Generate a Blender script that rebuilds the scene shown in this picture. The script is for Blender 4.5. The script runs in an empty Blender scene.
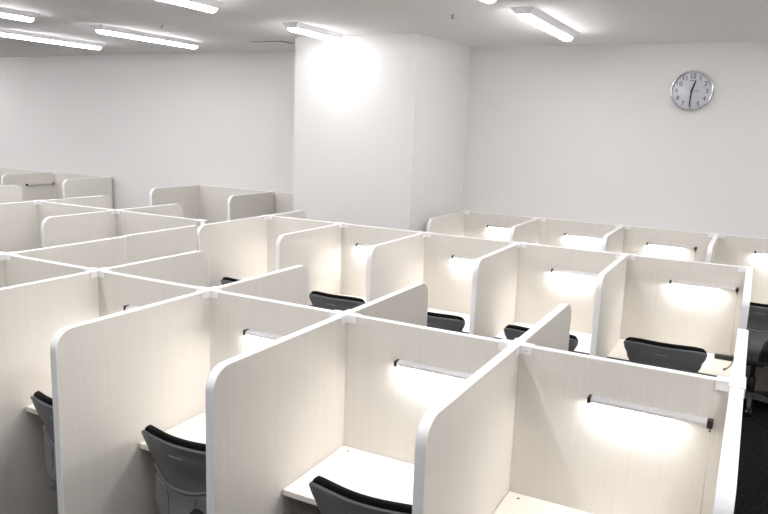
import bpy, bmesh, math, random
from mathutils import Matrix, Vector
C = bpy.context.scene.collection
sc = bpy.context.scene
S = 0.75                       # booth pitch in metres
H = 1.3056                     # partition top
DESK = 0.72
CEIL = H + 2.1005*S
WY = 5.4655*S                  # rear wall plane
# ------------------------------------------------------------------ camera
yaw, pitch, roll = -0.4799, 0.1793, -0.0363
R_ = Vector((math.cos(yaw), -math.sin(yaw), 0))
F_ = Vector((math.sin(yaw)*math.cos(pitch), math.cos(yaw)*math.cos(pitch), -math.sin(pitch)))
U_ = Vector((math.sin(yaw)*math.sin(pitch), math.cos(yaw)*math.sin(pitch), math.cos(pitch)))
cr, sr = math.cos(roll), math.sin(roll)
X_ = R_*cr - U_*sr
Y_ = R_*sr + U_*cr
Z_ = -F_
cam_data = bpy.data.cameras.new('camera')
cam = bpy.data.objects.new('camera', cam_data); C.objects.link(cam)
M = Matrix((X_, Y_, Z_)).transposed().to_4x4()
M.translation = Vector((4.9781*S, -3.3535*S, H + 1.0375*S))
cam.matrix_world = M
cam_data.sensor_width = 36
cam_data.lens = 708.3/768*36
cam_data.clip_start = 0.05
sc.camera = cam
# ------------------------------------------------------------------ world, exposure
w = bpy.data.worlds.new('world'); sc.world = w; w.use_nodes = True
w.node_tree.nodes['Background'].inputs[0].default_value = (1, 1, 1, 1)
w.node_tree.nodes['Background'].inputs[1].default_value = 0.0
sc.view_settings.view_transform = 'Standard'
sc.view_settings.look = 'None'
sc.view_settings.gamma = 1
sc.view_settings.use_curve_mapping = False
sc.view_settings.exposure = 1.45
sc.cycles.max_bounces = 10
sc.cycles.diffuse_bounces = 6
CEILING_POWER = 18.0           # radiance of the ceiling diffusers
LAMP_POWER = 40.0              # radiance of the booth lamp strips

# ------------------------------------------------------------------ materials
def mat(name, col, rough=0.5, metal=0.0, emit=0.0, spec=0.5, bump=None, vary=None):
    """bump=(scale vec, strength, distance); vary=(scale vec, colour2, low, high)"""
    m = bpy.data.materials.new(name); m.use_nodes = True
    nt = m.node_tree; b = nt.nodes['Principled BSDF']
    b.inputs['Base Color'].default_value = (*col, 1)
    b.inputs['Roughness'].default_value = rough
    b.inputs['Metallic'].default_value = metal
    b.inputs['Specular IOR Level'].default_value = spec
    if emit:
        b.inputs['Emission Color'].default_value = (*col, 1)
        b.inputs['Emission Strength'].default_value = emit
    def noise(scale, detail=4):
        g = nt.nodes.new('ShaderNodeNewGeometry')
        mp = nt.nodes.new('ShaderNodeMapping'); mp.inputs['Scale'].default_value = scale
        n = nt.nodes.new('ShaderNodeTexNoise'); n.inputs['Scale'].default_value = 1
        n.inputs['Detail'].default_value = detail
        nt.links.new(g.outputs['Position'], mp.inputs[0]); nt.links.new(mp.outputs[0], n.inputs['Vector'])
        return n
    if vary:
        n = noise(vary[0]); r = nt.nodes.new('ShaderNodeValToRGB')
        r.color_ramp.elements[0].position = vary[2]; r.color_ramp.elements[0].color = (*col, 1)
        r.color_ramp.elements[1].position = vary[3]; r.color_ramp.elements[1].color = (*vary[1], 1)
        nt.links.new(n.outputs['Fac'], r.inputs[0]); nt.links.new(r.outputs[0], b.inputs['Base Color'])
    if bump:
        n = noise(bump[0]); bp = nt.nodes.new('ShaderNodeBump')
        bp.inputs['Strength'].default_value = bump[1]; bp.inputs['Distance'].default_value = bump[2]
        nt.links.new(n.outputs['Fac'], bp.inputs['Height']); nt.links.new(bp.outputs[0], b.inputs['Normal'])
    return m
M_WALL = mat('wall_paint', (.74, .73, .72), .9, bump=((120, 120, 120), .08, .002), spec=.2)
M_CEIL = mat('ceiling_paint', (.80, .785, .785), .95, bump=((60, 60, 60), .1, .002), spec=.1)
M_CARPET = mat('black_carpet', (.006, .006, .007), .95, spec=.15, vary=((90, 25, 90), (.022, .022, .024), .4, .68), bump=((220, 220, 220), .7, .004))
M_WOOD = mat('cream_woodgrain', (.70, .675, .635), .5, spec=.3, vary=((110, 110, 2.2), (.662, .635, .592), .32, .74), bump=((90, 90, 3), .05, .001))
M_EDGE = mat('white_edge', (.88, .885, .90), .35)
M_DESK = mat('ivory_laminate', (.88, .845, .79), .4, vary=((5, 70, 70), (.85, .81, .75), .4, .65))
M_PLAS = mat('white_plastic', (.86, .86, .87), .4)
M_DARK = mat('dark_plastic', (.02, .019, .018), .45)
M_ALU = mat('brushed_aluminium', (.72, .71, .72), .45, .35, bump=((3, 400, 400), .05, .0005))
M_CORD = mat('grey_cord', (.45, .42, .39), .6)
M_BCORD = mat('brown_cord', (.10, .07, .05), .5)
M_SHELL = mat('grey_shell', (.12, .125, .133), .42, bump=((400, 400, 400), .08, .0005))
M_SHELL2 = mat('light_grey_shell', (.18, .186, .195), .45)
M_FAB = mat('black_mesh_fabric', (.008, .008, .009), .9, spec=.15, bump=((600, 600, 600), .5, .001))
M_LED = mat('lit_led_strip', (1, .985, .96), emit=LAMP_POWER)
M_LEDOFF = mat('unlit_led_strip', (.45, .43, .42), .4)
M_TUBE = mat('lit_diffuser', (1, .985, .99), emit=CEILING_POWER)
M_FIX = mat('fixture_white', (.78, .77, .80), .4)
M_CHROME = mat('chrome', (.72, .72, .75), .18, .9)
M_FACE = mat('clock_face', (.90, .905, .97), .6)
M_INK = mat('black_ink', (.01, .01, .012), .5)
M_GREYINK = mat('grey_ink', (.22, .22, .25), .5)

# ------------------------------------------------------------------ mesh helpers
def box(bm, x0, x1, y0, y1, z0, z1):
    v = [bm.verts.new((x, y, z)) for x in (x0, x1) for y in (y0, y1) for z in (z0, z1)]
    for f in ((0, 1, 3, 2), (4, 6, 7, 5), (0, 4, 5, 1), (2, 3, 7, 6), (0, 2, 6, 4), (1, 5, 7, 3)):
        bm.faces.new([v[i] for i in f])
def obj(name, bm, m, parent=None, bevel=0, smooth=False, seg=2):
    bmesh.ops.recalc_face_normals(bm, faces=bm.faces[:])
    me = bpy.data.meshes.new(name); bm.to_mesh(me); bm.free()
    me.materials.append(m)
    o = bpy.data.objects.new(name, me); C.objects.link(o)
    if smooth:
        for p in me.polygons: p.use_smooth = True
    if bevel:
        b = o.modifiers.new('bevel', 'BEVEL'); b.width = bevel; b.segments = seg; b.limit_method = 'ANGLE'
    if parent: o.parent = parent
    return o
def boxo(name, d, m, parent=None, bevel=0):
    bm = bmesh.new(); box(bm, *d); return obj(name, bm, m, parent, bevel)
def thing(name, label, cat, loc=(0, 0, 0), rz=0, group=None):
    o = bpy.data.objects.new(name, None); C.objects.link(o)
    o.empty_display_size = .05
    o.location = loc; o.rotation_euler = (0, 0, rz); return tag(o, label, cat, group)
def tag(o, label, cat, group=None):
    o['label'] = label; o['category'] = cat
    if group: o['group'] = group
    return o
def struct(name, d, m):
    o = boxo(name, d, m); o['kind'] = 'structure'; return o
def copy_tree(o, parent=None):
    c = o.copy(); C.objects.link(c)
    if parent: c.parent = parent; c.matrix_parent_inverse = Matrix()
    for ch in list(o.children): copy_tree(ch, c)
    return c
def tube(bm, pts, r, n=8, cap=True):
    pts = [Vector(p) for p in pts]; rings = []
    rr = r if isinstance(r, (list, tuple)) else [r]*len(pts)
    prev = None
    for i, p in enumerate(pts):
        t = (pts[min(i+1, len(pts)-1)] - pts[max(i-1, 0)]).normalized()
        if prev is None:
            a = Vector((0, 0, 1)) if abs(t.z) < .9 else Vector((1, 0, 0))
            u = t.cross(a).normalized()
        else:
            u = (prev - t*prev.dot(t)).normalized()
        prev = u; v = t.cross(u)
        rings.append([bm.verts.new(p + (u*math.cos(2*math.pi*k/n) + v*math.sin(2*math.pi*k/n))*rr[i]) for k in range(n)])
    for a, b in zip(rings, rings[1:]):
        for k in range(n): bm.faces.new((a[k], a[(k+1) % n], b[(k+1) % n], b[k]))
    if cap: bm.faces.new(rings[0][::-1]); bm.faces.new(rings[-1])
def lathe(bm, prof, n=32, axis='z', cap=False):
    rings = []
    for r, h in prof:
        ring = []
        for k in range(n):
            a = 2*math.pi*k/n; c, s = r*math.cos(a), r*math.sin(a)
            ring.append(bm.verts.new((c, s, h) if axis == 'z' else (c, -h, s)))
        rings.append(ring)
    for a, b in zip(rings, rings[1:]):
        for k in range(n): bm.faces.new((a[k], a[(k+1) % n], b[(k+1) % n], b[k]))
    if cap: bm.faces.new(rings[0]); bm.faces.new(rings[-1][::-1])

# ------------------------------------------------------------------ room shell
XL, XR, YF = -11*S, 9*S, -8*S
struct('floor', (XL-.1, XR+.1, YF-.1, WY+.1, -.1, 0), M_CARPET)
struct('ceiling', (XL-.1, XR+.1, YF-.1, WY+.1, CEIL, CEIL+.1), M_CEIL)
struct('wall_back', (XL-.1, XR+.1, WY, WY+.1, 0, CEIL), M_WALL)
struct('wall_left', (XL-.1, XL, YF, WY, 0, CEIL), M_WALL)
struct('wall_right', (XR, XR+.1, YF, WY, 0, CEIL), M_WALL)
struct('wall_front', (XL-.1, XR+.1, YF-.1, YF, 0, CEIL), M_WALL)
bm = bmesh.new()
pv = [bm.verts.new((x*S, y, z)) for z in (0, CEIL) for x, y in ((-.25, 4.12*S), (1.41, 4.12*S), (1.53, WY), (-.25, WY))]
for f in ((0, 1, 2, 3), (7, 6, 5, 4), (0, 4, 5, 1), (1, 5, 6, 2), (2, 6, 7, 3), (3, 7, 4, 0)): bm.faces.new([pv[i] for i in f])
obj('wall_pillar', bm, M_WALL)['kind'] = 'structure'

# ------------------------------------------------------------------ panels
T = .045*S
EB = .003
def panel_board(bm, path, t, z0=0.0):
    """path: outline (s, z) list; extruded along local x by t"""
    a = [bm.verts.new((-t/2, s, z)) for s, z in path]
    b = [bm.verts.new((t/2, s, z)) for s, z in path]
    bm.faces.new(a); bm.faces.new(b[::-1])
    n = len(path)
    for i in range(n): bm.faces.new((a[i], b[i], b[(i+1) % n], a[(i+1) % n]))
def strip(bm, outer, inner, t):
    vs = []
    for (so, zo), (si, zi) in zip(outer, inner):
        vs.append([bm.verts.new((-t/2, so, zo)), bm.verts.new((t/2, so, zo)), bm.verts.new((t/2, si, zi)), bm.verts.new((-t/2, si, zi))])
    for a, b in zip(vs, vs[1:]):
        for k in range(4): bm.faces.new((a[k], a[(k+1) % 4], b[(k+1) % 4], b[k]))
    bm.faces.new(vs[0]); bm.faces.new(vs[-1][::-1])
RAD = .105*S
def divider(x, y_back, y_free, top, label, group=None, t=T, r=RAD):
    """panel along y with a rounded upper corner at y_free"""
    L = abs(y_free - y_back); sg = 1 if y_free > y_back else -1
    root = thing('divider_panel', label, 'partition', (x, y_back, 0), 0 if sg > 0 else math.pi, group)
    def path(off):
        p = [(0, top-off)]
        for k in range(13):
            a = math.pi/2*k/12
            p.append((L - r + (r-off)*math.sin(a), top - r + (r-off)*math.cos(a)))
        p.append((L-off, 0)); return p
    pi = path(EB)
    bm = bmesh.new(); panel_board(bm, [(0, 0)] + pi, t-.0006); obj('board', bm, M_WOOD, root)
    bm = bmesh.new(); strip(bm, path(0), pi, t); obj('edge_band', bm, M_EDGE, root, bevel=.0012)
    return root
def back_panel(x0, x1, y, top, label, group=None, end=None):
    root = thing('back_panel', label, 'partition', (x0, y, 0), 0, group)
    L = x1-x0
    boxo('board', (0.0005, L-.0005, -T/2+.0003, T/2-.0003, 0, top-EB), M_WOOD, root)
    boxo('edge_band', (0.0005, L-.0005, -T/2, T/2, top-EB, top), M_EDGE, root, .0012)
    if end == 'left': boxo('end_band', (-.003, 0.0005, -T/2, T/2, 0, top), M_EDGE, root)
    if end == 'right': boxo('end_band', (L-.0005, L+.003, -T/2, T/2, 0, top), M_EDGE, root)
    return root
def bracket(x, y, top, label, group=None, left=True, right=True, near=True, far=False, t=None):
    """white plastic cross-shaped joint cover saddling the panels at a junction"""
    root = thing('joint_bracket', label, 'bracket', (x, y, top), 0, group)
    t = (t or T)/2
    a, hgt, th, g = .085*S, .040*S, .0035, .0005
    bm = bmesh.new()
    o = t+g+th
    box(bm, -a if left else -o, a if right else o, -o, o, 0.0002, .003)
    if near: box(bm, -o, o, -a, -o, 0.0002, .003)
    if far: box(bm, -o, o, o, a, 0.0002, .003)
    dirs = [(1, 0, right), (-1, 0, left), (0, -1, near), (0, 1, far)]
    for dx, dy, on in dirs:
        if not on: continue
        for sd in (-1, 1):
            u0, u1, v0, v1 = t+g, a, sd*(t+g), sd*o
            xs = sorted((dx*u0, dx*u1)) if dx else sorted((v0, v1))
            ys = sorted((dy*u0, dy*u1)) if dy else sorted((v0, v1))
            box(bm, xs[0], xs[1], ys[0], ys[1], -hgt, .0003)
    obj('cover', bm, M_PLAS, root)
    if 'screw' in label:
        bm = bmesh.new(); lathe(bm, [(.0001, .0006), (.0022, .0006), (.0025, 0)], 10, 'y')
        s = obj('screw', bm, M_DARK, root); s.location = (a*.72, -o, -hgt*.55)
    return root
D = 1.1317*S
YB, YC, YD = 3.2475*S, 2.2136*S, 5.4387*S - .002
YE = 5.40*S
HC = H + .038*S
ordl = ['first', 'second', 'third', 'fourth', 'fifth', 'sixth']
# front row A : junctions x = 0..5
near_lab = ['white-edged cream divider running off the left frame edge, leftmost toward the camera',
            'cream divider cut by the left frame edge, behind the leftmost chair back',
            'large rounded cream divider between the leftmost two visible chair backs',
            'large rounded cream divider right of the second chair, left of the lower middle desk',
            'tall rounded cream divider between the two nearest lit booths, low centre',
            'thick white-topped end divider beside the dark carpet aisle at lower right']
far_lab = ['cream divider behind the front row, leftmost, running on toward the rear left block',
           'rounded cream divider behind the front row, nearest the left edge with a free end',
           'cream divider pointing to the rear, left of the small black chair in the middle',
           'rounded cream divider pointing to the rear at picture centre, over two black chairs',
           'cream divider pointing to the rear, cutting across a black chair right of centre',
           'white-topped divider stub behind the front row at the right aisle end']
for i in range(6):
    t = .055*S if i == 5 else T
    divider(i*S, -T/2, -D, H, near_lab[i], 'near-side dividers of the front row', t)
    divider(i*S, T/2, 1.10*S if i else 1.135*S, H, far_lab[i], 'far-side dividers of the front row', t, RAD if i else .01)
bk = ['cream back panel between the two leftmost junctions of the front row',
      'cream back panel of the front row above the leftmost tucked chair',
      'cream back panel of the front row with a lamp half hidden by the big divider',
      'cream back panel of the lower middle booth, behind the desk with the dot hole',
      'cream back panel of the nearest right booth, brightly lit under its long lamp']
for i in range(5): back_panel(i*S, (i+1)*S, 0, H, bk[i], 'back panels of the front row')
bl = ['white joint bracket at the left frame edge on the front row',
      'white joint bracket second from the left on the front row crossing',
      'white joint bracket above the big divider left of centre, third on the front row',
      'white joint bracket at the crossing near picture centre, fourth on the front row',
      'white joint bracket with a tiny dark screw, fifth on the front row, right of centre',
      'white joint bracket on the front row at the aisle end, right']
for i in range(6): bracket(i*S, 0, H, bl[i], 'joint brackets of the front row', True, i < 5, far=True, t=.055*S if i == 5 else T)
# row B
nb = ['pale divider left of the pillar, leftmost of the second row, beside the rear left block',
      'rounded cream divider of the second row just below the pillar left face',
      'rounded cream divider of the second row below the pillar right edge',
      'rounded cream divider of the second row right of the pillar, third from the right aisle',
      'tall rounded divider of the second row left of the wide black chair back',
      'white-edged end divider of the second row beside the open aisle at right']
for i in range(6): divider(i*S, YB-T/2, YB-1.165*S, H, nb[i], 'dividers of the second row', T if i < 5 else .05*S)
bb = ['leftmost cream back panel of the second row, ending by the pillar base',
      'cream back panel of the second row under the pillar, with a lamp glimpsed left',
      'cream back panel of the second row directly below the pillar right corner',
      'brightly lit cream back panel of the second row at right of centre',
      'brightly lit cream back panel behind the wide black chair, second row right end']
for i in range(5): back_panel(i*S, (i+1)*S, YB, H, bb[i], 'back panels of the second row')
for i in range(6):
    bracket(i*S, YB, H, 'white joint bracket on the second row top edge, %s from the left' % ordl[i], 'joint brackets of the second row', True if i else False, i < 5)
divider(0*S, YB+T/2, YB+.78*S, H, 'short cream divider behind the second row touching the pillar left side')
# row D on the rear wall
XD0 = 1.5752*S; WD = 1.0192*S
nd = ['rounded cream divider of the rear row beside the pillar', 'short-looking divider second from the pillar on the rear row',
      'divider third from the pillar on the rear row, near the middle of the wall',
      'divider of the rear row below the clock', 'divider of the rear row out past the right frame edge']
for i in range(5): divider(XD0+i*WD, YD-T/2, YD-1.14*S, H, nd[i], 'dividers of the rear row')
bd = ['rear row back panel nearest the pillar, small bright lamp glow', 'rear row back panel second from the pillar, lit by its lamp',
      'rear row back panel left below the clock, lamp with a dark switch end', 'rear row back panel at the right frame edge behind the far chair']
for i in range(4): back_panel(XD0+i*WD, XD0+(i+1)*WD, YD, H, bd[i], 'back panels of the rear row')
for i in range(5): bracket(XD0+i*WD, YD-.0, H, 'white joint bracket on the rear row top edge, %s from the pillar' % ordl[i], 'joint brackets of the rear row', i > 0, i < 4)
# left block C
CX = [-.03*S, -1.308*S, -2.616*S, -4.55*S]
YN = 1.145*S
divider(-.008*S, 2.06*S, YN, H+.004, 'long cream divider panel of the rear left block, ending beside the second row', 'dividers of the rear left block', T, .012)
divider(CX[1], YC-T/2, YC-.93*S, HC, 'rounded white-edged divider toward the camera in the rear left block', 'dividers of the rear left block')
divider(CX[2], YC-T/2, YC-1.03*S, HC, 'cream divider of the rear left block cut by the left frame edge', 'dividers of the rear left block')
divider(CX[1], YC+T/2, YC+1.03*S, HC, 'low-showing rounded divider behind the rear left block, right one', 'rear-pointing dividers of the left block')
divider(CX[2], YC+T/2, YC+1.05*S, HC, 'low-showing rounded divider behind the rear left block, middle one', 'rear-pointing dividers of the left block')
divider(CX[3], YC+T/2, YC+1.15*S, HC, 'rounded divider corner at the left frame edge in front of the unlit booths', 'rear-pointing dividers of the left block')
back_panel(CX[2], CX[1], YC, HC, 'cream back panel of the rear left block, left of its middle bracket', 'back panels of the rear left block')
back_panel(CX[1], CX[0], YC, HC, 'cream back panel of the rear left block, right of its middle bracket', 'back panels of the rear left block')
bracket(CX[2], YC, HC, far=True, left=False, label= 'white joint bracket on the rear left block near the left frame edge', group='joint brackets of the rear left block')
bracket(CX[1], YC, HC, far=True, label= 'white joint bracket in the middle of the rear left block', group='joint brackets of the rear left block')
bracket(CX[0], YC, HC, 'white joint bracket where the rear left block meets the second row', 'joint brackets of the rear left block', True, False)
# far left rows E along the rear wall
EX = [-8.03*S, -6.45*S, -5.0*S]
EX2 = [-2.98*S, -1.50*S]
for i, x in enumerate(EX):
    divider(x, YE-T/2, YE-(1.05 if i < 2 else .97)*S, HC, ['grey-looking divider out past the left frame edge by the unlit booths', 'rounded divider left of the unlit wall lamp, far left', 'rounded end divider right of the unlit wall lamp, far left'][i], 'dividers of the unlit far left booths')
for i, x in enumerate(EX2):
    divider(x, YE-T/2, YE-1.05*S, HC, ['rounded left end divider of the unlit booths left of the pillar', 'rounded divider of the unlit booths nearest the pillar'][i], 'dividers of the unlit booths left of the pillar')
for i in range(2): back_panel(EX[i], EX[i+1], YE, HC, ['unlit back panel at the left frame edge, far row', 'unlit back panel holding the dark lamp, far left row'][i], 'back panels of the unlit far left booths')
back_panel(EX2[0], EX2[1], YE, HC, 'unlit shaded back panel in the middle of the far row left of the pillar', 'back panels of the unlit booths left of the pillar')
back_panel(EX2[1], -.27*S, YE, HC, 'unlit back panel touching the pillar left side', 'back panels of the unlit booths left of the pillar')
bracket(EX2[1], YE, HC, 'white joint bracket on the far row just left of the pillar')
bracket(EX[1], YE, HC, 'white joint bracket on the far left row above the unlit lamp')

# ------------------------------------------------------------------ desks
def desk(x0, x1, y_back, depth, label, group, hole=True, dark_edge=False):
    root = thing('booth_desk', label, 'desk', ((x0+x1)/2, y_back, DESK), 0, group)
    a = (x1-x0)/2 - .0012
    boxo('desktop', (-a, a, -depth, -.0012, -.025, 0), M_DESK, root, .0025)
    if dark_edge: boxo('front_edge', (-a, a, -depth-.003, -depth, -.024, -.001), M_SHELL, root, .001)['label'] = 'dark grey front edge'
    if hole:
        bm = bmesh.new(); lathe(bm, [(.0001, .0004), (.0055, .0004)], 16, 'z')
        h = obj('cable_hole', bm, M_DARK, root); h.location = (-a + .065*S, -.055*S, .0003)
        bm = bmesh.new(); lathe(bm, [(.0055, .0001), (.0075, .0012), (.008, 0)], 16, 'z')
        h2 = obj('hole_rim', bm, M_DESK, root); h2.location = (-a + .065*S, -.055*S, .0003)
    for sg in (-1, 1):                       # steel angle that carries the top on the divider
        xa, xb = sorted((sg*(a-.02), sg*(a-.001)))
        boxo('support_bracket', (xa, xb, -depth*.8, -depth*.2, -.05, -.026), M_SHELL2, root)
    return root
dl = ['ivory desktop at the left frame edge of the front row', 'ivory desktop behind the leftmost chair', 'ivory desktop behind the second chair from the left',
      'ivory desktop of the lower middle booth with the nearest chair', 'ivory desktop of the lower right booth without a chair']
for i in range(5): desk(i*S+T/2, (i+1)*S-T/2, -T/2, .60*S, dl[i], 'desks of the front row')
db = ['ivory desktop of the second row left end by the small chair corner', 'ivory desktop of the second row below the pillar',
      'ivory desktop of the second row right of centre, short black chair', 'ivory desktop of the second row split by a divider',
      'ivory desktop of the second row with a black power adapter on it']
for i in range(5): desk(i*S+T/2, (i+1)*S-T/2, YB-T/2, .615*S, db[i], 'desks of the second row', dark_edge=True)
dd = ['desktop of the rear row beside the pillar', 'desktop of the rear row second from the pillar', 'desktop of the rear row below the clock', 'desktop of the rear row behind the far right chair']
for i in range(4): desk(XD0+i*WD+T/2, XD0+(i+1)*WD-T/2, YD-T/2, .60*S, dd[i], 'desks of the rear row')

# ------------------------------------------------------------------ booth lamps
LZ = H - .200*S
def make_lamp(lit, name='booth_lamp'):
    """origin: left end on the panel face; bar runs +x, panel at y=0, faces -y"""
    root = thing(name, 'x', 'lamp')
    L = .54*S
    bm = bmesh.new()
    prof = [(-.002, -.006), (-.030, -.009), (-.034, -.004), (-.033, .004), (-.020, .010), (-.002, .011)]
    a = [bm.verts.new((.012, y, z)) for y, z in prof]; b = [bm.verts.new((L-.014, y, z)) for y, z in prof]
    bm.faces.new(a); bm.faces.new(b[::-1])
    for i in range(len(prof)): bm.faces.new((a[i], a[(i+1) % 6], b[(i+1) % 6], b[i]))
    obj('housing', bm, M_ALU, root)
    boxo('light_strip', (.016, L*.72, -.0290, -.0100, -.0105, -.0065), M_LED if lit else M_LEDOFF, root)
    boxo('end_cap', (0, .012, -.036, -.002, -.011, .0125), M_DARK, root, .002)
    boxo('end_cap', (L-.014, L+.004, -.037, -.002, -.013, .013), M_DARK, root, .002)
    boxo('mount_clip', (.05, .075, -.0025, 0, -.006, .014), M_ALU, root)
    boxo('mount_clip', (L-.08, L-.055, -.0025, 0, -.006, .014), M_ALU, root)
    bm = bmesh.new(); tube(bm, [(L-.003, -.02, -.011), (L-.003, -.02, -.020)], .0055, 10); obj('switch_collar', bm, M_CHROME, root, smooth=False)
    bm = bmesh.new(); tube(bm, [(L-.003, -.02, -.020), (L-.003, -.018, -.03)], [.004, .003], 8); obj('plug', bm, M_DARK, root)
    zb = -(LZ-DESK)
    bm = bmesh.new(); tube(bm, [(L-.003, -.018, -.03), (L-.002, -.010, -.045), (L, -.004, -.075), (L, -.003, zb*.6), (L, -.0035, zb+.02)], .0017, 6)
    obj('power_cord', bm, M_CORD, root)
    return root
lit0 = make_lamp(True)
used = []
def place_lamp(x, y, z, label, group, src=lit0):
    o = src if src not in used else copy_tree(src)
    if o is src: used.append(src)
    o.location = (x, y, z); o['label'] = label; o['group'] = group; return o
la = ['slim booth lamp barely peeking over the divider at left', 'slim booth lamp half hidden behind the divider left of centre',
      'slim silver booth lamp in the lower middle booth', 'long silver booth lamp in the nearest right booth with dark switch end']
for i in range(1, 5): place_lamp((i+[0, .312, .323, .351, .380][i])*S, -T/2, LZ-[0, .008, .008, .008, -.004][i], la[i-1], 'booth lamps of the front row')
lb = ['booth lamp of the second row left end, mostly behind a divider', 'booth lamp of the second row under the pillar middle',
      'booth lamp of the second row below the pillar right edge', 'booth lamp of the second row right of centre over bright glow',
      'booth lamp over the wide black chair, second row right end']
for i in range(5): place_lamp((i+[.36, .23, .343, .353, .395][i])*S, YB-T/2, LZ-[0, .006, .006, .015, -.005][i], lb[i], 'booth lamps of the second row')
ld = ['booth lamp of the rear row nearest the pillar', 'booth lamp of the rear row second from the pillar',
      'booth lamp of the rear row left below the clock', 'booth lamp of the rear row at the right frame edge']
for i in range(4): place_lamp(XD0+(i*WD+[.355, .342, .29, .40][i]*S), YD-T/2, LZ+[.026, .022, .012, .03][i], ld[i], 'booth lamps of the rear row')
off0 = make_lamp(False)
for x, lb_ in ((EX[1], 'unlit dark booth lamp in the far left row'), (EX[0], 'unlit dark booth lamp cut by the left frame edge')):
    place_lamp(x+T/2, YE-T/2-.60*S, HC-.2*S, lb_, 'unlit booth lamps', off0)
for o_ in list(C.objects):
    if o_.get('group') == 'unlit booth lamps': o_.rotation_euler = (0, 0, math.pi/2)
# black adapter, cord and plug on the second row desk
ad = thing('power_adapter', 'black power adapter with a short cord and plug lying on the second row desk', 'adapter', (4.905*S, 3.10*S, DESK))
bm = bmesh.new()
pr = []
for k in range(9):
    a = math.pi*k/8; pr.append((-.052 - .012*math.sin(a), -.020*math.cos(a)))
pr += [(.050, .020), (.050, -.020)]
va = [bm.verts.new((x, y, .0005)) for x, y in pr]; vb = [bm.verts.new((x, y, .028)) for x, y in pr]
bm.faces.new(va); bm.faces.new(vb[::-1])
for k in range(len(pr)): bm.faces.new((va[k], va[(k+1) % len(pr)], vb[(k+1) % len(pr)], vb[k]))
obj('adapter_body', bm, M_DARK, ad, bevel=.003)
bm = bmesh.new(); tube(bm, [(.035, .004, .028), (.035, .004, .042)], .007, 12); obj('metal_socket', bm, M_CHROME, ad)
bm = bmesh.new(); tube(bm, [(.045, -.016, .012), (.043, -.05, .004), (.036, -.11, .003), (.024, -.17, .003), (.012, -.215, .004)], .0025, 8); obj('adapter_cord', bm, M_BCORD, ad, smooth=True)
bm = bmesh.new(); tube(bm, [(.012, -.215, .006), (.006, -.232, .007), (.001, -.245, .006)], [.004, .006, .0045], 10); obj('cord_plug', bm, M_DARK, ad)

# ------------------------------------------------------------------ task chair
def interp(tab, z):
    for (z0, v0), (z1, v1) in zip(tab, tab[1:]):
        if z0 <= z <= z1:
            t = (z-z0)/(z1-z0); t = t*t*(3-2*t)
            return v0+(v1-v0)*t
    return tab[0][1] if z < tab[0][0] else tab[-1][1]
HW = [(.38, .12), (.44, .182), (.50, .195), (.595, .206), (.655, .190), (.70, .184), (.77, .211), (.825, .232), (.845, .236), (.862, .226), (.87, .212)]
YC_ = [(.38, .04), (.44, -.03), (.53, -.075), (.63, -.057), (.72, -.055), (.80, -.07), (.87, -.082)]
CV = [(.38, .05), (.53, .085), (.66, .058), (.75, .055), (.87, .052)]
def shell(bm, z0, z1, off, thick, wscale=1.0, nz=18, nu=20, ridge=0, ztop_drop=0):
    fr, bk_ = [], []
    for j in range(nz+1):
        z = z0 + (z1-z0)*j/nz
        ra, rb = [], []
        for i in range(nu+1):
            u = -1+2*i/nu
            hw = interp(HW, z)*wscale
            k_ = max(0, (z-.66)/.2); zz = z + .016*k_ - .012*abs(u)**5*k_
            y = interp(YC_, z) + interp(CV, z)*u*u + off
            x = u*hw
            ra.append(bm.verts.new((x, y, zz))); rb.append(bm.verts.new((x, y+thick, zz)))
        fr.append(ra); bk_.append(rb)
    for j in range(nz):
        for i in range(nu):
            bm.faces.new((fr[j][i], fr[j][i+1], fr[j+1][i+1], fr[j+1][i]))
            bm.faces.new((bk_[j][i], bk_[j+1][i], bk_[j+1][i+1], bk_[j][i+1]))
    for j in range(nz):
        bm.faces.new((fr[j][0], fr[j+1][0], bk_[j+1][0], bk_[j][0]))
        bm.faces.new((fr[j][nu], bk_[j][nu], bk_[j+1][nu], fr[j+1][nu]))
    for i in range(nu):
        bm.faces.new((fr[0][i], bk_[0][i], bk_[0][i+1], fr[0][i+1]))
        bm.faces.new((fr[nz][i], fr[nz][i+1], bk_[nz][i+1], bk_[nz][i]))
def surf(x, z, off=0):
    hw = interp(HW, z); u = x/hw
    return interp(YC_, z)+interp(CV, z)*u*u+off
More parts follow.
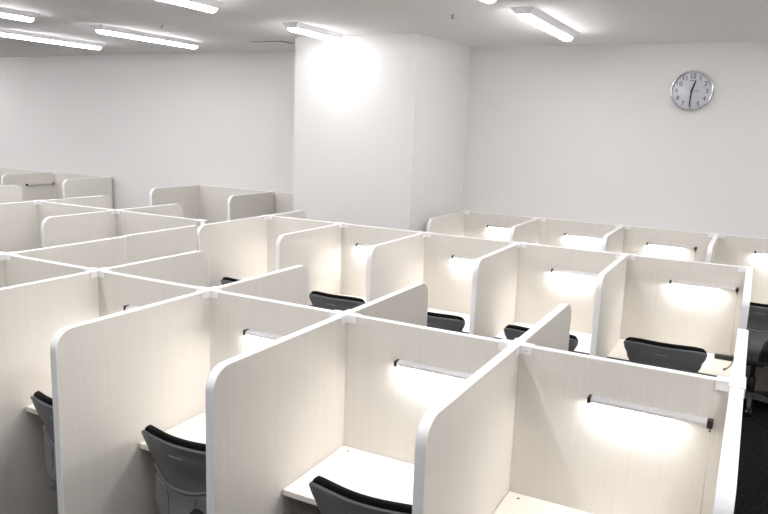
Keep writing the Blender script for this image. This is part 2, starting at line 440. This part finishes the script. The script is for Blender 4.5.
def make_chair():
    root = thing('task_chair', 'x', 'chair')
    bm = bmesh.new(); shell(bm, .66, .853, 0, .012, 1.0, 22); obj('back_shell', bm, M_SHELL, root, smooth=True)
    bm = bmesh.new(); shell(bm, .665, .874, .0125, .019, .995, 20)
    bp = obj('back_pad', bm, M_FAB, root, smooth=True)
    b = bp.modifiers.new('bevel', 'BEVEL'); b.width = .004; b.segments = 2; b.limit_method = 'ANGLE'
    bm = bmesh.new(); shell(bm, .385, .672, -.003, .012, 1.0, 16); ls = obj('lower_shell', bm, M_SHELL2, root, smooth=True)
    bm = bmesh.new()                                     # raised lip where the two shells meet, a shallow U
    pts = []
    for k in range(25):
        u = -1+2*k/24; z = .715 - .042*(1-abs(u)**2.2); x = u*interp(HW, z)*.985; pts.append((x, surf(x, z, -.003), z))
    tube(bm, pts, .008, 8); obj('back_ridge', bm, M_SHELL, root, smooth=True)
    bm = bmesh.new()                                     # small moulded mark near the top of the back
    tube(bm, [(x, surf(x, .815, -.0008), .815) for x in (-.045, -.03, -.015, 0, .012, .022)], .0028, 8)
    obj('moulded_mark', bm, M_SHELL2, root, smooth=True)
    for x in (-.075, .075):
        bm = bmesh.new(); tube(bm, [(x*(1-.15*k), surf(x*(1-.15*k), .655-.045*k, -.003), .655-.045*k) for k in range(6)], .0015, 6)
        obj('seam', bm, M_DARK, root)
    bm = bmesh.new()                                     # arched cover of the tilt stem
    n = 20; ra = []; rb = []
    for k in range(n+1):
        a = math.pi*k/n; x = .080 + .058*math.cos(a); z = .435 + .185*math.sin(a)**.8
        y = surf(x, max(z, .43), -.004); ra.append(bm.verts.new((x, y, z))); rb.append(bm.verts.new((.080+(x-.080)*.85, y-.008, .435+(z-.435)*.85)))
    for k in range(n): bm.faces.new((ra[k], ra[k+1], rb[k+1], rb[k]))
    bm.faces.new(rb); bm.faces.new((ra[0], rb[0], rb[-1], ra[-1]))
    obj('stem_cover', bm, M_DARK, root, smooth=False)
    bm = bmesh.new()                                     # seat cushion
    rings = []
    for (z, s) in ((.435, .86), (.44, .96), (.46, 1.0), (.475, .98), (.485, .90), (.487, .5)):
        ring = []
        for k in range(36):
            a = 2*math.pi*k/36; c, s_ = math.cos(a), math.sin(a)
            r = (abs(c)**3.2 + abs(s_)**3.2)**(-1/3.2)
            ring.append(bm.verts.new((.208*s*r*c, .20 + .225*s*r*s_, z)))
        rings.append(ring)
    for a, b2 in zip(rings, rings[1:]):
        for k in range(36): bm.faces.new((a[k], a[(k+1) % 36], b2[(k+1) % 36], b2[k]))
    bm.faces.new(rings[0]); bm.faces.new(rings[-1][::-1])
    obj('seat', bm, M_FAB, root, smooth=True)
    boxo('seat_pan', (-.17, .17, 0.0, .35, .412, .436), M_SHELL, root, .008)
    boxo('tilt_housing', (-.07, .07, .06, .28, .365, .413), M_DARK, root, .01)
    bm = bmesh.new(); tube(bm, [(0, .17, .37), (0, .17, .24)], .018, 16); tube(bm, [(0, .17, .25), (0, .17, .10)], .028, 16); obj('gas_column', bm, M_DARK, root, smooth=True)
    base = obj('hub', (lambda b_: (lathe(b_, [(.001, .125), (.035, .125), (.045, .10), (.045, .07), (.001, .07)], 20), b_)[1])(bmesh.new()), M_SHELL, root); base.location = (0, .17, 0)
    for k in range(5):
        a = math.radians(90+72*k+36); d = Vector((math.cos(a), math.sin(a), 0)); c0 = Vector((0, .17, 0)); s_ = Vector((-d.y, d.x, 0))
        bm = bmesh.new(); secs = []
        for t, hw, z, hh in ((.03, .024, .098, .022), (.14, .020, .090, .016), (.25, .015, .074, .011)):
            p = c0+d*t; secs.append([bm.verts.new(p+s_*sx*hw+Vector((0, 0, z+sz*hh))) for sx, sz in ((-1, -1), (1, -1), (.7, 1), (-.7, 1))])
        for q, r in zip(secs, secs[1:]):
            for m_ in range(4): bm.faces.new((q[m_], q[(m_+1) % 4], r[(m_+1) % 4], r[m_]))
        bm.faces.new(secs[0]); bm.faces.new(secs[-1][::-1])
        leg = obj('leg', bm, M_SHELL, root, .003)
        bm = bmesh.new(); p = c0+d*.232
        for sg in (-1, 1): tube(bm, [p+s_*sg*.006+Vector((0, 0, .0285)), p+s_*sg*.022+Vector((0, 0, .0285))], .028, 18)
        tube(bm, [p+Vector((0, 0, .03)), p+Vector((0, 0, .068))], .007, 8)
        tube(bm, [p-s_*.02+Vector((0, 0, .0285)), p+s_*.02+Vector((0, 0, .0285))], .008, 8)
        obj('caster', bm, M_DARK, leg)
    return root
ch0 = make_chair()
def place_chair(x, y, rz, label, group=None):
    global ch0
    o = ch0 if ch0 not in used else copy_tree(ch0)
    if o is ch0: used.append(ch0)
    o.location = (x*S, y*S, 0); o.rotation_euler = (0, 0, math.radians(rz)); o['label'] = label
    if group: o['group'] = group
CHY = -.745
place_chair(1.62, CHY-.0, 0, 'grey-shelled chair at lower left, mostly behind the big divider', 'chairs of the front row')
place_chair(2.525, CHY, 0, 'grey-shelled chair with black rim, second from the left in front', 'chairs of the front row')
place_chair(3.60, CHY, 0, 'nearest grey chair back with black rim at bottom middle', 'chairs of the front row')
place_chair(.385, 2.38, 0, 'tiny black chair corner showing above the middle divider', 'chairs of the second row')
place_chair(1.49, 2.40, 0, 'dark chair back in the second row below the pillar left half', 'chairs of the second row')
place_chair(2.53, 2.34, 0, 'dark chair back in the second row right of picture centre', 'chairs of the second row')
place_chair(3.52, 2.34, 0, 'dark chair back split by the rear-pointing divider', 'chairs of the second row')
place_chair(4.47, 2.56, 0, 'wide dark chair back in the second row right end booth', 'chairs of the second row')
place_chair(5.16, 4.62, 0, 'dark chair pulled out at the right frame edge, rear row')

# ------------------------------------------------------------------ ceiling lights
def make_light(L):
    root = thing('ceiling_light', 'x', 'ceiling light')
    w1, w2, h = .083, .043, .040
    bm = bmesh.new()
    a = [bm.verts.new((x, y, 0)) for x, y in ((-w1, 0), (w1, 0), (w1, L), (-w1, L))]
    b = [bm.verts.new((x, y, -h)) for x, y in ((-w2, .018), (w2, .018), (w2, L-.018), (-w2, L-.018))]
    bm.faces.new(a); bm.faces.new(b[::-1])
    for i in range(4): bm.faces.new((a[i], a[(i+1) % 4], b[(i+1) % 4], b[i]))
    obj('base_plate', bm, M_FIX, root)
    bm = bmesh.new(); rings = []
    hw, n = .039, 10
    ys = [(.022, .55), (.026, .8), (.036, .95), (.055, 1), (L-.055, 1), (L-.036, .95), (L-.026, .8), (L-.022, .55)]
    for y, s in ys:
        ring = [bm.verts.new((hw*s, y, -h+.001))]
        for k in range(n+1):
            t = math.pi*k/n; ring.append(bm.verts.new((hw*s*math.cos(t), y, -h-.002-.024*s*math.sin(t))))
        ring.append(bm.verts.new((-hw*s, y, -h+.001))); rings.append(ring)
    for q, r in zip(rings, rings[1:]):
        for k in range(len(q)): bm.faces.new((q[k], q[(k+1) % len(q)], r[(k+1) % len(q)], r[k]))
    bm.faces.new(rings[0]); bm.faces.new(rings[-1][::-1])
    obj('diffuser', bm, M_TUBE, root, smooth=False)
    return root
long0 = make_light(1.26); short0 = make_light(.72)
def place_light(x, y, label, group='lit ceiling strip lights', src=long0):
    o = src if src not in used else copy_tree(src)
    if o is src: used.append(src)
    o.location = (x*S, y*S, CEIL); o['label'] = label; o['group'] = group
place_light(3.03, 2.78, 'lit ceiling strip light right of the pillar, showing its trapezoid base')
place_light(.435, 3.03, 'short lit ceiling strip light touching the pillar top', src=short0)
place_light(-2.02, 2.64, 'lit ceiling strip light, long one left of the short pillar light')
place_light(-3.70, 2.48, 'lit ceiling strip light, lowest of those at the left frame edge')
place_light(-2.02, .16, 'lit ceiling strip light stub in the top left corner')
place_light(.44, .20, 'lit ceiling strip light cut by the top edge, left of centre')
place_light(3.0, .42, 'lit ceiling strip light of which only a dot shows at the top edge')
g_ = 'ceiling strip lights added outside the frame'  # unseen fixtures, added so the room is evenly lit
for x, y in ((5.6, 2.78), (5.6, .42), (-3.7, .0), (3.0, -2.0), (.44, -2.2), (-2.02, -2.3), (5.6, -2.0), (3.0, -4.5), (5.6, -4.5), (.44, -4.6), (-2.02, -4.7), (-3.7, -2.4), (-5.4, 1.35), (-5.4, -1.0), (-7.1, 2.3), (-7.1, 0), (-8.9, 3.2), (-8.9, .9)):
    place_light(x, y, 'added ceiling strip light beyond the picture frame, evening out the room light', g_)

# ------------------------------------------------------------------ ceiling details
sp0 = thing('sprinkler_head', 'small sprinkler head on the ceiling right of the pillar', 'sprinkler', (2.31*S, 2.97*S, CEIL), 0, 'ceiling sprinklers')
bm = bmesh.new(); lathe(bm, [(.001, -.0005), (.03, -.0005), (.034, -.004), (.034, 0)], 24); obj('cover_ring', bm, M_FIX, sp0)
bm = bmesh.new(); lathe(bm, [(.001, -.03), (.012, -.03), (.012, -.026), (.005, -.024), (.006, -.003)], 16); obj('nozzle', bm, mat('bronze', (.25, .2, .17), .4, .6), sp0)
sp1 = copy_tree(sp0); sp1.location = (-1.19*S, 2.84*S, CEIL); sp1['label'] = 'small sprinkler head on the ceiling above the long left strip light'
slot = thing('ceiling_slot', 'thin dark slot line in the ceiling left of the pillar', 'vent', (-.66*S, 4.38*S, CEIL))
boxo('slot_gap', (-.48*S, 0, 0, .012, -.004, -.0005), M_DARK, slot)
boxo('slot_gap', (-.0, .016, 0, .26*S, -.006, -.0005), M_DARK, slot)

# ------------------------------------------------------------------ wall clock (12:30)
ck = thing('wall_clock', 'round silver-rimmed wall clock with black numerals showing half past twelve', 'clock', (4.205*S, WY, H+1.573*S))
RC = .228*S
bm = bmesh.new(); lathe(bm, [(RC*.90, .018), (RC*.885, .030), (RC*.92, .036), (RC*.97, .034), (RC, .024), (RC, .0005)], 64, 'y')
obj('rim', bm, M_CHROME, ck, smooth=True)
bm = bmesh.new(); lathe(bm, [(.0005, .018), (RC*.91, .018)], 64, 'y'); obj('face', bm, M_FACE, ck)
def text_mesh(s, size):
    cu = bpy.data.curves.new('t', 'FONT'); cu.body = s; cu.size = size; cu.align_x = 'CENTER'; cu.align_y = 'CENTER'
    cu.extrude = .0005; cu.resolution_u = 6; cu.offset = 0
    o = bpy.data.objects.new('t', cu); C.objects.link(o)
    bpy.context.view_layer.update()
    me = bpy.data.meshes.new_from_object(o.evaluated_get(bpy.context.evaluated_depsgraph_get()))
    bpy.data.objects.remove(o); bpy.data.curves.remove(cu)
    me.materials.clear(); me.materials.append(M_INK); return me
for k in range(1, 13):
    a = math.radians(30*k)
    me = text_mesh(str(k), RC*.30); me.name = 'numeral'
    o = bpy.data.objects.new('numeral', me); C.objects.link(o); o.parent = ck
    o.location = (RC*.70*math.sin(a), -.0188, RC*.70*math.cos(a)); o.rotation_euler = (math.pi/2, 0, 0)
bm = bmesh.new()
for k in range(60):
    a = math.radians(6*k); r0, r1, hw = RC*(.82 if k % 5 else .80), RC*.85, .0006 if k % 5 else .0012
    d = Vector((math.sin(a), 0, math.cos(a))); s_ = Vector((d.z, 0, -d.x))
    bm.faces.new([bm.verts.new(d*r+s_*q*hw+Vector((0, -.0186, 0))) for r, q in ((r0, -1), (r0, 1), (r1, 1), (r1, -1))])
obj('minute_marks', bm, M_GREYINK, ck)
def hand(name, deg, length, tail, wd, y):
    bm = bmesh.new(); a = math.radians(deg); d = Vector((math.sin(a), 0, math.cos(a))); s_ = Vector((d.z, 0, -d.x))
    pl = [(-tail, wd*.8), (0, wd), (length*.75, wd*.8), (length, wd*.25)]
    f = [d*l+s_*q for l, q in pl] + [d*l-s_*q for l, q in reversed(pl)]
    va = [bm.verts.new(p+Vector((0, y, 0))) for p in f]; vb = [bm.verts.new(p+Vector((0, y-.0012, 0))) for p in f]
    bm.faces.new(va); bm.faces.new(vb[::-1])
    for i in range(8): bm.faces.new((va[i], va[(i+1) % 8], vb[(i+1) % 8], vb[i]))
    return obj(name, bm, M_INK, ck)
hand('hour_hand', 16, RC*.56, RC*.08, RC*.05, -.0200)
hand('minute_hand', 183, RC*.74, RC*.12, RC*.04, -.0222)
bm = bmesh.new(); lathe(bm, [(.0005, .026), (.005, .026), (.006, .018)], 16, 'y'); obj('hand_hub', bm, M_INK, ck)
boxo('maker_mark', (-RC*.12, RC*.08, -.0188, -.0184, RC*.49, RC*.52), M_GREYINK, ck)
boxo('maker_mark', (RC*.14, RC*.32, -.0188, -.0184, RC*.0, RC*.035), M_GREYINK, ck)
gm = bpy.data.materials.new('clock_glass'); gm.use_nodes = True
nt = gm.node_tree; nt.nodes.clear()
out = nt.nodes.new('ShaderNodeOutputMaterial'); mx = nt.nodes.new('ShaderNodeMixShader'); tr = nt.nodes.new('ShaderNodeBsdfTransparent')
gl = nt.nodes.new('ShaderNodeBsdfGlossy'); gl.inputs['Roughness'].default_value = .12; fr = nt.nodes.new('ShaderNodeFresnel')
nt.links.new(fr.outputs[0], mx.inputs[0]); nt.links.new(tr.outputs[0], mx.inputs[1]); nt.links.new(gl.outputs[0], mx.inputs[2]); nt.links.new(mx.outputs[0], out.inputs[0])
bm = bmesh.new(); lathe(bm, [(.0005, .0340), (RC*.76, .0340), (RC*.82, .0330), (RC*.86, .030), (RC*.9, .026)], 48, 'y'); obj('glass_cover', bm, gm, ck, smooth=True)
